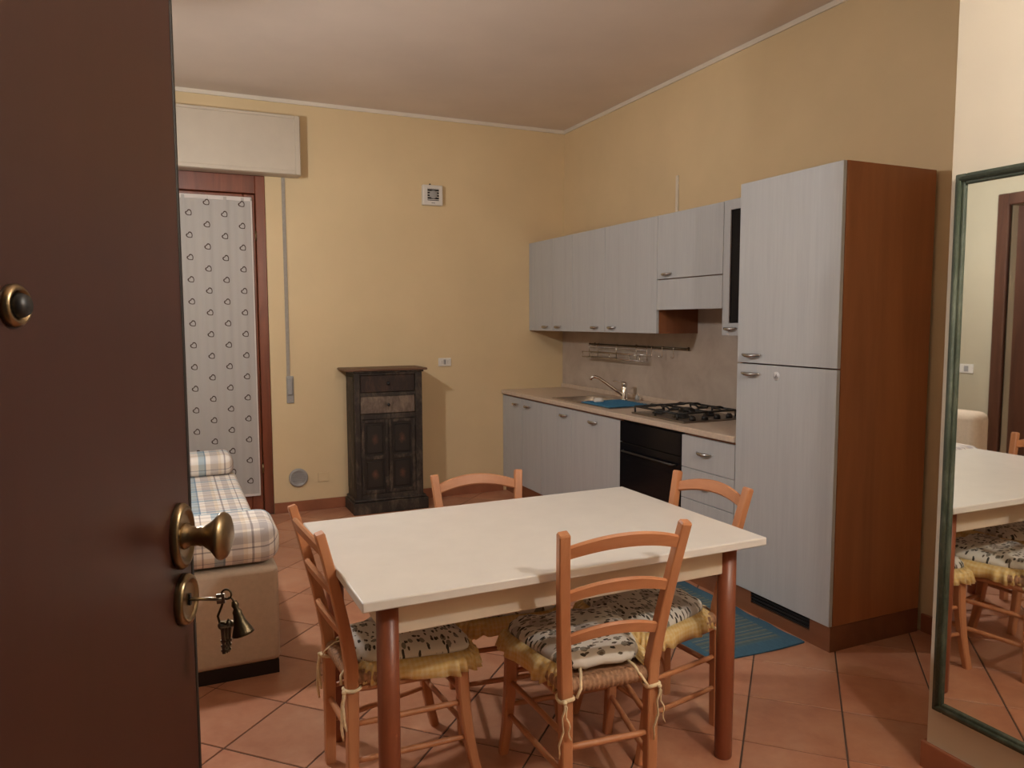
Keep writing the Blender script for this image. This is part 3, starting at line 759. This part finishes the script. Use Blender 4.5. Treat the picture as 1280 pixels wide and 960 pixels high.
# ------------------------------------------------------------------ small antique cabinet
AX0, AX1, AY0, AY1 = -1.835, -1.338, -.28, -.02
t = thing('small_cabinet', (-1.586, -.15, 0), 'small black distressed cabinet with two drawers and two panelled doors against the back wall', 'cabinet')
b = B()
b.box(AX0, AX0+.018, AY0+.012, AY1, .10, 1.03); b.box(AX1-.018, AX1, AY0+.012, AY1, .10, 1.03); b.box(AX0+.018, AX1-.018, AY1-.012, AY1, .10, 1.03)
b.box(AX0+.018, AX1-.018, AY0+.02, AY1-.012, .10, .12); b.box(AX0+.018, AX1-.018, AY0+.03, AY1-.012, .695, .71)
obj('body', b, M['antique'], t)
b = B()
b.box(AX0-.002, AX0+.040, AY0-.006, AY0+.012, .10, 1.03, .003); b.box(AX1-.050, AX1+.002, AY0-.006, AY0+.012, .10, 1.03, .003)
for z0, z1 in ((1.003, 1.03), (.850, .876), (.685, .722), (.10, .138)): b.box(AX0+.040, AX1-.050, AY0-.004, AY0+.012, z0, z1, .002)
b.box(AX0-.004, AX0, AY0+.03, AY1-.01, .16, .99, .001)
obj('face_frame', b, M['antique_rail'], t)
b = B(); b.box(AX0-.062, AX1+.040, AY0-.024, -.001, 1.031, 1.047, .005, 2); obj('cabinet_top', b, M['cabinet_top'], t)
b = B(); b.box(AX0-.012, AX1+.014, AY0-.014, AY1, 1.018, 1.032, .004); obj('cornice', b, M['antique_rail'], t)
b = B(); b.box(AX0-.026, AX1+.036, AY0-.026, AY1+.005, 0, .085, .004); b.box(AX0-.016, AX1+.024, AY0-.016, AY1+.005, .085, .104, .008, 2); obj('base_moulding', b, M['antique_rail'], t)
for z0, z1, mm in ((.878, 1.001, 'antique_brown'), (.724, .848, 'antique_grey')):
    b = B(); b.box(AX0+.043, AX1-.053, AY0-.002, AY0+.014, z0, z1, .004); dw = obj('drawer', b, M[mm], t)
    b = B(); xc = (AX0+AX1)/2-.005; b.lathe([(.005, 0), (.005, .008), (.012, .014), (.010, .021), (.001, .024)], (xc, AY0-.002, (z0+z1)/2), (0, -1, 0), 14); obj('knob', b, M['black_metal'], dw)
xa, xm_, xb_ = AX0+.042, (AX0+AX1)/2-.005, AX1-.052
for x0, x1 in ((xa, xm_-.001), (xm_+.001, xb_)):
    b = B(); f_ = .026; z0, z1, zm = .140, .683, .405
    b.box(x0, x0+f_, AY0-.003, AY0+.014, z0, z1, .003); b.box(x1-f_, x1, AY0-.003, AY0+.014, z0, z1, .003)
    for q0, q1 in ((z0, z0+f_), (zm-.014, zm+.014), (z1-f_, z1)): b.box(x0+f_, x1-f_, AY0-.002, AY0+.014, q0, q1, .003)
    d = obj('door', b, M['antique_rail'], t)
    for q0, q1 in ((z0+f_, zm-.014), (zm+.014, z1-f_)):
        b = B(); b.box(x0+f_-.002, x1-f_+.002, AY0+.006, AY0+.013, q0-.002, q1+.002); b.box(x0+f_+.014, x1-f_-.014, AY0+.000, AY0+.009, q0+.016, q1-.016, .005)
        obj('door_panel', b, M['antique_panel'], d)

# ------------------------------------------------------------------ daybed sofa, cushions
t = thing('daybed', (-3.06, -1.6, 0), 'beige daybed with plaid mattress between entrance door and french window', 'sofa')
sx0, sx1, sy0, sy1 = -3.56, -2.662, -2.590, -.55
b = B(); b.box(sx0+.02, sx1-.006, sy0+.012, sy1, 0, .055); obj('plinth', b, M['black_plastic'], t)
b = B(); b.box(sx0, sx1, sy0, sy0+.16, .055, .438, .022, 4); obj('end_panel', b, M['beige_fabric'], t)
b = B(); b.box(sx0, sx1-.012, sy0+.161, sy1, .055, .432, .015, 3); obj('base', b, M['beige_fabric'], t)
b = B(); b.box(sx1-.016, sx1+.006, sy0+.17, sy1-.02, .33, .40, .010, 3); obj('side_roll', b, M['beige_fabric'], t)
b = B(); b.box(sx0-.06, sx0+.10, -2.52, sy1, .055, .80, .05, 5); obj('backrest', b, M['beige_fabric'], t)
b = B(); b.box(sx0+.101, -2.690, -2.33, -.86, .433, .508, .03, 4); obj('mattress', b, M['plaid'], t)
b = B(); b.box(sx0+.13, -2.652, -2.612, -2.30, .450, .606, .062, 6)
for v in b.bm.verts: v.co.z += .006*math.sin(v.co.x*9)+.004*math.sin(v.co.y*23)
tag(obj('end_cushion', b, M['plaid'], origin=(-3.0, -2.45, .45)), 'plaid cushion lying on the near end of the daybed', 'cushion')
b = B(); b.box(-3.30, -2.705, -1.04, -.76, .510, .625, .045, 5)
for v in b.bm.verts: v.co.z += .008*math.sin(v.co.x*8)
tag(obj('head_pillow', b, M['plaid'], origin=(-3.0, -.9, .51)), 'plaid pillow at the far end of the daybed by the curtain', 'pillow')

# ------------------------------------------------------------------ dining table
TX, TY, TA, TL, TW, TZ = -2.0061, -3.4668, math.radians(.74), 1.2531, .7956, .7244
t = thing('dining_table', (TX, TY, 0), 'rectangular dining table with cream top and round reddish legs', 'table', rotz=TA)
b = B(); b.box(-TL/2, TL/2, -TW/2, TW/2, TZ-.026, TZ, .004, 2); obj('tabletop', b, M['table_white'], t)
ix = .0826; iy = .082
lx, ly = TL/2-ix, TW/2-iy
for sy in (-1, 1):
    b = B(); b.box(-lx+.02, lx-.02, sy*ly-.009, sy*ly+.009, TZ-.122, TZ-.027, .002); obj('apron', b, M['apron'], t)
for sx in (-1, 1):
    b = B(); b.box(sx*lx-.009, sx*lx+.009, -ly+.02, ly-.02, TZ-.122, TZ-.027, .002); obj('apron', b, M['apron'], t)
for sx in (-1, 1):
    for sy in (-1, 1):
        b = B(); b.lathe([(.001, .0), (.024, .0), (.027, .006), (.0285, .3), (.0285, TZ-.027)], (sx*lx, sy*ly, 0), (0, 0, 1), 22); obj('leg', b, M['table_leg'], t)

# ------------------------------------------------------------------ rush-seated ladder-back chairs, cushions
def make_chair():
    t = thing('dining_chair', (0, 0, 0), 'chair', 'chair', 'chairs round the dining table')
    ZT, ZS, WT, WS, WF, LEAN = .822, .396, .172, .128, .126, .092
    def post(sd, z):
        if z < ZS: k = z/ZS; return Vector((sd*(WF*(1-k)+WS*k), -.004*(1-k), z))
        k = (z-ZS)/(ZT-ZS); return Vector((sd*(WS*(1-k)+WT*k), -LEAN*k**1.25, z))
    for sd in (-1, 1):
        zz_ = [0, .12, .26, .36, .42, .50, .58, .66, .74, .80, .820, .825]
        b = B(); b.bar([post(sd, z) for z in zz_], [.028, .030, .031, .032, .032, .031, .030, .030, .030, .030, .030, .025], [.030, .032, .034, .036, .036, .034, .031, .029, .027, .026, .026, .021], (1, 0, 0), .2)
        obj('rear_leg', b, M['beech'], t)
    WFR, YF_ = .176, .315
    for sd in (-1, 1):
        b = B(); pts = []
        for z in (.405, .36, .30, .22, .14, .07, 0):
            k = 1-z/.405; pts.append((sd*(WFR-.006+.010*k*k), YF_+.004+.052*k**2.2, z))
        b.bar(pts, [.032, .034, .034, .033, .031, .029, .027], [.034, .036, .036, .034, .031, .029, .028], (1, 0, 0), .3)
        obj('front_leg', b, M['beech'], t)
    # three curved back slats
    for zc, hh in ((.770, .044), (.645, .038), (.518, .038)):
        rings = []; n = 14; pl_, pr_ = post(-1, zc), post(1, zc); tilt = Vector((0, -.30, 1)).normalized()
        for k in range(n+1):
            s_ = -1+2*k/n; c = pl_.lerp(pr_, (s_+1)/2) + Vector((0, -.026*(1-s_*s_), .030*(1-s_*s_)-.004))
            nrm = Vector((.12*s_, -1, -.30)).normalized()
            h_ = hh/2*(1-.12*s_*s_); d_ = .007
            rings.append([c+tilt*h_*.8+nrm*d_, c+tilt*h_, c+tilt*h_*.8-nrm*d_, c-tilt*h_*.8-nrm*d_, c-tilt*h_, c-tilt*h_*.8+nrm*d_])
        b = B(); b.ring_loft(rings, smooth=False); obj('back_slat', b, M['beech_x'], t)
    # seat rails and stretchers
    def fl(sd, z): k = 1-z/.405; return Vector((sd*(WFR-.006+.010*k*k), YF_+.004+.052*k**2.2, z))
    def rod(p, q, r, name, mat='beech_x'):
        b = B(); m_ = (p+q)/2; b.tube([p, p.lerp(q, .15), m_, p.lerp(q, .85), q], [r*.8, r, r*1.08, r, r*.8], 10); obj(name, b, M[mat], t)
    for sd in (-1, 1):
        rod(post(sd, .350), fl(sd, .355), .011, 'seat_rail'); rod(post(sd, .245), fl(sd, .255), .0085, 'stretcher'); rod(post(sd, .135), fl(sd, .145), .0085, 'stretcher')
    rod(post(-1, .378)+Vector((0, .006, 0)), post(1, .378)+Vector((0, .006, 0)), .010, 'seat_rail'); rod(fl(-1, .378)+Vector((0, .006, 0)), fl(1, .378)+Vector((0, .006, 0)), .010, 'seat_rail')
    rod(post(-1, .212), post(1, .212), .009, 'stretcher'); rod(fl(-1, .285), fl(1, .285), .0085, 'stretcher'); rod(fl(-1, .175), fl(1, .175), .0085, 'stretcher')
    # woven rush seat: padded middle with corded rolls over the four rails
    b = B(); za = .379
    cs = [Vector((-WS+.006, .006, za)), Vector((WS-.006, .006, za)), Vector((WFR-.002, YF_+.012, za)), Vector((-WFR+.002, YF_+.012, za))]
    for k in range(4):
        p, q = cs[k], cs[(k+1) % 4]; L = (q-p).length; n = int(L/.0035)
        pts = [p.lerp(q, i/n) for i in range(n+1)]; b.tube(pts, [(.0228, .0222, .0190, .0222)[i % 4] for i in range(n+1)], 8)
    c0 = sum(cs, Vector())/4
    b.ring_loft([[v.lerp(c0, .05)+Vector((0, 0, -.014)) for v in cs], [v.lerp(c0, .05)+Vector((0, 0, .014)) for v in cs], [v.lerp(c0, .6)+Vector((0, 0, .010)) for v in cs]], smooth=False)
    obj('rush_seat', b, M['rush'], t)
    return t

def make_cushion():
    t = thing('chair_cushion', (0, 0, 0), 'cushion', 'cushion', 'floral seat cushions on the chairs')
    rnd = random.Random(3)
    z0 = .402
    def outline(a):                                # rounded trapezoid, a = 0..1 anticlockwise from rear left
        th = 2*PI*a; c_, s_ = math.cos(th), math.sin(th)
        e = .42; u = math.copysign(abs(c_)**e, c_); v = math.copysign(abs(s_)**e, s_)
        w = .122+(v+1)/2*.076
        return u*w, .195+v*.172
    n = 72; rings = []
    prof = [(0, -.004), (.55, -.002), (.86, .000), (.975, .007), (1.0, .017), (.985, .027), (.92, .038), (.78, .047), (.55, .051), (.3, .050), (.0, .046)]
    for r, z in prof:
        row = []
        for i in range(n):
            x, y = outline(i/n); cx_, cy_ = 0, .195
            rr = max(r, .004)
            X, Y = cx_+(x-cx_)*rr, cy_+(y-cy_)*rr
            bump = .0045*math.sin(X*48+1)*math.sin(Y*41+.5)*(1 if z > .03 else .3) + (.003*math.sin(i*1.9) if r > .8 else 0)
            zz2 = z+ (bump if z > .002 else 0)
            row.append((X, Y, z0+max(zz2, -.003)))
        rings.append(row)
    b = B(); b.ring_loft(rings); pad = obj('pad', b, M['floral'], t)
    # gathered frill along the two sides and the front
    m = 190; top, mid, low, low2 = [], [], [], []
    a0, a1 = -.155, .655
    for k in range(m+1):
        a = a0+(a1-a0)*k/m; x, y = outline(a)
        x2, y2 = outline(a+.002); tx, ty = x2-x, y2-y; l = math.hypot(tx, ty) or 1; nx_, ny_ = ty/l, -tx/l
        d = Vector((x, y-.195, 0)); d.normalize()
        wv = math.sin(k*1.05)*.0065+.003*math.sin(k*.47+1)
        drop = .054+.005*math.sin(k*.33)
        P = Vector((x, y, 0))
        top.append(P*1.0+Vector((0, 0, z0+.014))); mid.append(P+d*(.024+wv*.6)+Vector((0, 0, z0-.004))); low.append(P+d*(.031+wv*1.5)+Vector((0, 0, z0+.012-drop)))
    b = B(); b.ring_loft([top, mid, low], closed=False, caps=False)
    fr = obj('frill', b, M['ruffle'], t); md = fr.modifiers.new('thickness', 'SOLIDIFY'); md.thickness = .0025
    # ribbon ties knotted round the back posts
    for sd in (-1, 1):
        b = B(); px_, py_ = sd*.128, -.001; z = .352
        b.tube([(sd*.072, .028, z0+.010), (sd*.080, .006, z0+.004), (sd*.092, -.022, z+.028), (sd*.106, -.026, z+.006)], .0046, 6, flat=.5)
        loop = []
        for k in range(17):
            a = 2*PI*k/16; c_, s_ = math.cos(a), math.sin(a)
            loop.append((px_+math.copysign(abs(c_)**.6, c_)*.0205, py_+math.copysign(abs(s_)**.6, s_)*.0235, z+.004*math.sin(a*1.5)))
        b.tube(loop, .0042, 6, cap=False, flat=1.4)
        kx, ky = px_+sd*.012, py_-.025
        b.lathe([(.001, -.007), (.007, -.003), (.007, .003), (.001, .007)], (kx, ky, z), (0, 0, 1), 10)
        for q, (dx, L) in enumerate(((.010, .105), (-.012, .150))):
            pts = [(kx, ky, z)]
            for k in range(1, 9):
                f_ = k/8; pts.append((kx+dx*(f_*1.6)+.004*math.sin(k*1.7+q), ky-.006*math.sin(f_*3), z-L*f_))
            b.tube(pts, [.0050]*8+[.003], 6, flat=.4)
        obj('tie', b, M['tie'], t)
    return t

chair0 = make_chair(); cush0 = make_cushion()
CH = [(-1.940, -3.862, math.radians(-5.5), 1.03, 'beech rush-seated chair with its back to the viewer at the near long side', 'floral cushion with yellow frill on the chair facing away from the viewer'),
      (-2.592, -3.407, math.radians(-86.5), 1.0, 'beech rush-seated chair at the left end of the table', 'floral cushion with yellow frill on the chair at the left end'),
      (-1.965, -3.005, math.radians(173), .975, 'beech rush-seated chair behind the table, facing the viewer', 'floral cushion with yellow frill on the chair behind the table'),
      (-1.372, -3.485, math.radians(95.5), 1.0, 'beech rush-seated chair at the right end of the table by the kitchen', 'floral cushion with yellow frill on the chair at the right end')]
for k, (x, y, a, s_, l1, l2) in enumerate(CH):
    for src, lab in ((chair0, l1), (cush0, l2)):
        o = src if k == 0 else copy_tree(src)
        o.location = (x, y, 0); o.rotation_euler = (0, 0, a); o.scale = (s_, s_, s_); o['label'] = lab

# ------------------------------------------------------------------ wall mirror
MY0, MY1, MZ0, MZ1 = -4.116, -4.87, .209, 1.799
xw = PX
t = thing('wall_mirror', (xw, -4.48, MZ0), 'tall mirror in a worn green frame on the wall at right', 'mirror')
def frame_bar(z0, z1, y0, y1, name='frame'):
    b = B(); b.box(xw-.030, xw-.001, y1, y0, z0, z1, .004, 2); return b
w = .031
for (z0, z1, y0, y1) in ((MZ0, MZ1, MY0, MY0-w), (MZ0, MZ1, MY1+w, MY1), (MZ1-w, MZ1, MY0-w, MY1+w), (MZ0, MZ0+w, MY0-w, MY1+w)):
    b = frame_bar(z0, z1, y0, y1)
    zi0, zi1, yi0, yi1 = z0, z1, y0, y1
    # raised bead along the middle of each side of the frame
    if z1-z0 > .5: yc = (y0+y1)/2; b.cyl((xw-.032, yc, z0+.012), (xw-.032, yc, z1-.012), .007, 8)
    else: zc = (z0+z1)/2; b.cyl((xw-.032, y0+.014, zc), (xw-.032, y1-.014, zc), .007, 8)
    obj('frame_side', b, M['green_frame'], t)
b = B(); b.box(xw-.022, xw-.012, MY1+w-.004, MY0-w+.004, MZ0+w-.004, MZ1-w+.004); obj('mirror_glass', b, M['mirror'], t)

# switch on the left wall, seen in the mirror
t = thing('light_switch', (XL, -1.735, .97), 'white light switch on the far wall, seen in the mirror', 'switch')
b = B(); b.box(XL, XL+.009, -1.79, -1.68, .97, 1.04, .003, 2); obj('cover_plate', b, M['white_plastic'], t)
b = B(); b.box(XL+.008, XL+.012, -1.753, -1.717, .983, 1.027, .002); obj('rocker', b, M['grey_plastic'], t)

# ------------------------------------------------------------------ entrance door (open), knob, keys
DA = math.radians(24); dvec = Vector((math.sin(DA), math.cos(DA), 0)); E0 = Vector((-3.0016, -4.5797, 0)); WD = .93
hinge = E0 - dvec*WD
d1 = link(bpy.data.objects.new('door_1', None)); d1.location = hinge; d1.rotation_euler = (0, 0, PI/2-DA); d1['kind'] = 'structure'; d1['label'] = 'dark brown entrance door standing open at left'
OFF[d1.name] = Vector((0, 0, 0))
b = B(); b.box(0, WD-.004, 0, .052, .008, 2.10, .003, 2); dl = obj('door_leaf', b, M['door_brown'], d1)
b = B(); b.box(WD-.006, WD, -.001, .052, .008, 2.10, .001); obj('edge_strip', b, M['door_edge'], d1)
def oval(b, cx, cz, rx, rz, h=.010, n=36):
    prof = [(1, 0), (1, h*.5), (.93, h*.9), (.80, h), (.74, h*.75), (.60, h*.7), (.02, h*.7)]
    b.ring_loft([[(cx+rx*r*math.cos(2*PI*i/n), -hh, cz+rz*r*math.sin(2*PI*i/n)) for i in range(n)] for r, hh in prof])
b = B(); oval(b, WD-.037, 1.130, .0275, .0405); kp = obj('knob_plate', b, M['brass'], d1)
b = B(); b.lathe([(.016, .006), (.0155, .010), (.0125, .012), (.0115, .024), (.0125, .027), (.0118, .030), (.019, .041), (.0285, .050), (.0290, .0525), (.027, .056), (.018, .060), (.001, .0615)], (WD-.037, 0, 1.130), (0, -1, 0), 32); kn = obj('door_knob', b, M['brass'], d1); kn['label'] = 'flared bronze door knob'
b = B(); oval(b, WD-.033, 1.050, .0275, .0315); obj('keyhole_plate', b, M['brass'], d1)
b = B(); b.box(WD-.035, WD-.031, -.0095, -.006, 1.043, 1.057); obj('keyhole', b, M['black_metal'], d1)
b = B(); b.lathe([(.0175, 0), (.0175, .004), (.015, .007), (.0125, .007), (.012, .004), (.001, .004)], (WD-.322, 0, 1.402), (0, -1, 0), 28); pr = obj('bell_push_ring', b, M['brass'], d1)
b = B(); b.lathe([(.010, .003), (.010, .008), (.008, .012), (.001, .013)], (WD-.322, 0, 1.402), (0, -1, 0), 20); pb = obj('push_button', b, M['black_metal'], d1)
for z in (.25, 1.05, 1.85):
    b = B(); b.cyl((-.004, .056, z), (-.004, .056, z+.10), .008, 10); obj('hinge', b, M['brass'], d1)
# keys: one in the lock, the rest hanging from it with a dark bell-shaped fob
kx, kz = WD-.033, 1.050
t = thing('key_bunch', tuple(hinge + Matrix.Rotation(PI/2-DA, 3, 'Z') @ Vector((kx, -.007, kz))), 'bunch of keys with a dark bell-shaped fob hanging from the door lock', 'keys', rotz=PI/2-DA)
b = B(); b.tube([(0, -.001, 0), (0, -.030, 0), (0, -.040, .0)], [.0022, .0022, .003], 8)
b.bar([(0, -.034, .0), (0, -.044, .001)], .004, .012, (1, 0, 0)); obj('inserted_key', b, M['key_steel'], t)
def ringpts(c, r, ax1, ax2, n=18): return [Vector(c)+Vector(ax1)*r*math.cos(2*PI*k/n)+Vector(ax2)*r*math.sin(2*PI*k/n) for k in range(n+1)]
b = B(); b.tube(ringpts((0, -.046, .006), .006, (0, 1, 0), (0, 0, 1)), .0013, 6, cap=False); obj('small_ring', b, M['dark_brass'], t)
b = B(); b.tube([(0, -.043, .001), (.001, -.039, -.010), (.001, -.034, -.022), (.001, -.036, -.030), (.001, -.044, -.032), (.001, -.047, -.026)], .0015, 6); obj('hook_ring', b, M['dark_brass'], t)
b = B(); b.lathe([(.001, 0), (.003, -.001), (.0045, -.006), (.003, -.010), (.0055, -.014), (.0055, -.018), (.0075, -.028), (.0125, -.040), (.0135, -.043), (.001, -.043)], (0, -.0545, -.002), (0, .25, 1), 14)
b.tube([(0, -.048, .002), (0, -.052, .001), (0, -.0545, -.003)], .0012, 6); b.box(-.003, .003, -.071, -.063, -.044, -.038, .001); obj('bell_fob', b, M['dark_brass'], t)
for k, (yy, tl) in enumerate(((-.039, .03), (-.043, -.02), (-.0475, -.10))):
    b = B(); top_ = Vector((.001+.002*k, yy, -.028)); dn = Vector((.02*k, -tl, -1)).normalized()
    b.lathe([(.001, 0), (.0055, 0), (.0055, .0016), (.001, .0016)], top_+dn*.006, (1, .5, 0), 12)
    b.bar([top_+dn*.010, top_+dn*.042], .0045, .0016, (0, 1, 0))
    for q in range(3): b.box(-.0008, .0008, -.0035, .0035, -.0015, .0015, mtx=Matrix.Translation(top_+dn*(.026+.006*q)))
    obj('hanging_key', b, M['key_steel'], t)

# ------------------------------------------------------------------ lamps (the light of the room)
def lamp(name, x, y, z, label, bulb, cord=True):
    t = thing(name, (x, y, H), label, 'lamp')
    b = B(); b.lathe([(.001, 0), (.05, 0), (.045, -.02), (.01, -.03), (.001, -.03)], (x, y, H), (0, 0, 1), 20); obj('ceiling_rose', b, M['white_plastic'], t)
    b = B(); b.cyl((x, y, H-.025), (x, y, z+.10), .004, 8); obj('cord', b, M['white_plastic'], t)
    b = B(); b.lathe([(.001, .11), (.022, .11), (.024, .065), (.001, .062)], (x, y, z), (0, 0, 1), 16); obj('socket', b, M['white_plastic'], t)
    b = B(); b.lathe([(.07*math.sin(PI*k/14), -.07*math.cos(PI*k/14)) for k in range(15)], (x, y, z), (0, 0, 1), 24); obj('bulb', b, bulb, t)
    return t
pend = lamp('pendant_lamp', -3.20, -2.15, 2.22, 'globe pendant lamp with a white cap added to keep light off the ceiling, hanging over the sitting area', M['bulb_room'])
b = B(); b.lathe([(.020, .125), (.045, .120), (.095, .100), (.135, .070), (.133, .068), (.093, .097), (.044, .116), (.020, .121)], (-3.20, -2.15, 2.22), (0, 0, 1), 32); obj('added_cap', b, M['white_plastic'], pend)  # unseen cap, added to block the bulb's upward light from the ceiling
t = thing('wall_lamp', (-1.52, YF, 2.06), 'small globe wall lamp beside the entrance door', 'lamp')
b = B(); b.lathe([(.001, 0), (.05, 0), (.048, .014), (.02, .022), (.001, .022)], (-1.52, YF, 2.06), (0, 1, 0), 20); obj('wall_plate', b, M['white_plastic'], t)
b = B(); b.tube([(-1.52, YF+.015, 2.06), (-1.52, YF+.07, 2.05), (-1.52, YF+.105, 2.065), (-1.52, YF+.11, 2.085)], .007, 8); b.cyl((-1.52, YF+.11, 2.075), (-1.52, YF+.11, 2.092), .018, 14); obj('arm', b, M['white_plastic'], t)
b = B(); b.lathe([(.045*math.sin(PI*k/14), -.045*math.cos(PI*k/14)) for k in range(15)], (-1.52, YF+.11, 2.135), (0, 0, 1), 20); obj('bulb', b, M['bulb_hall'], t)
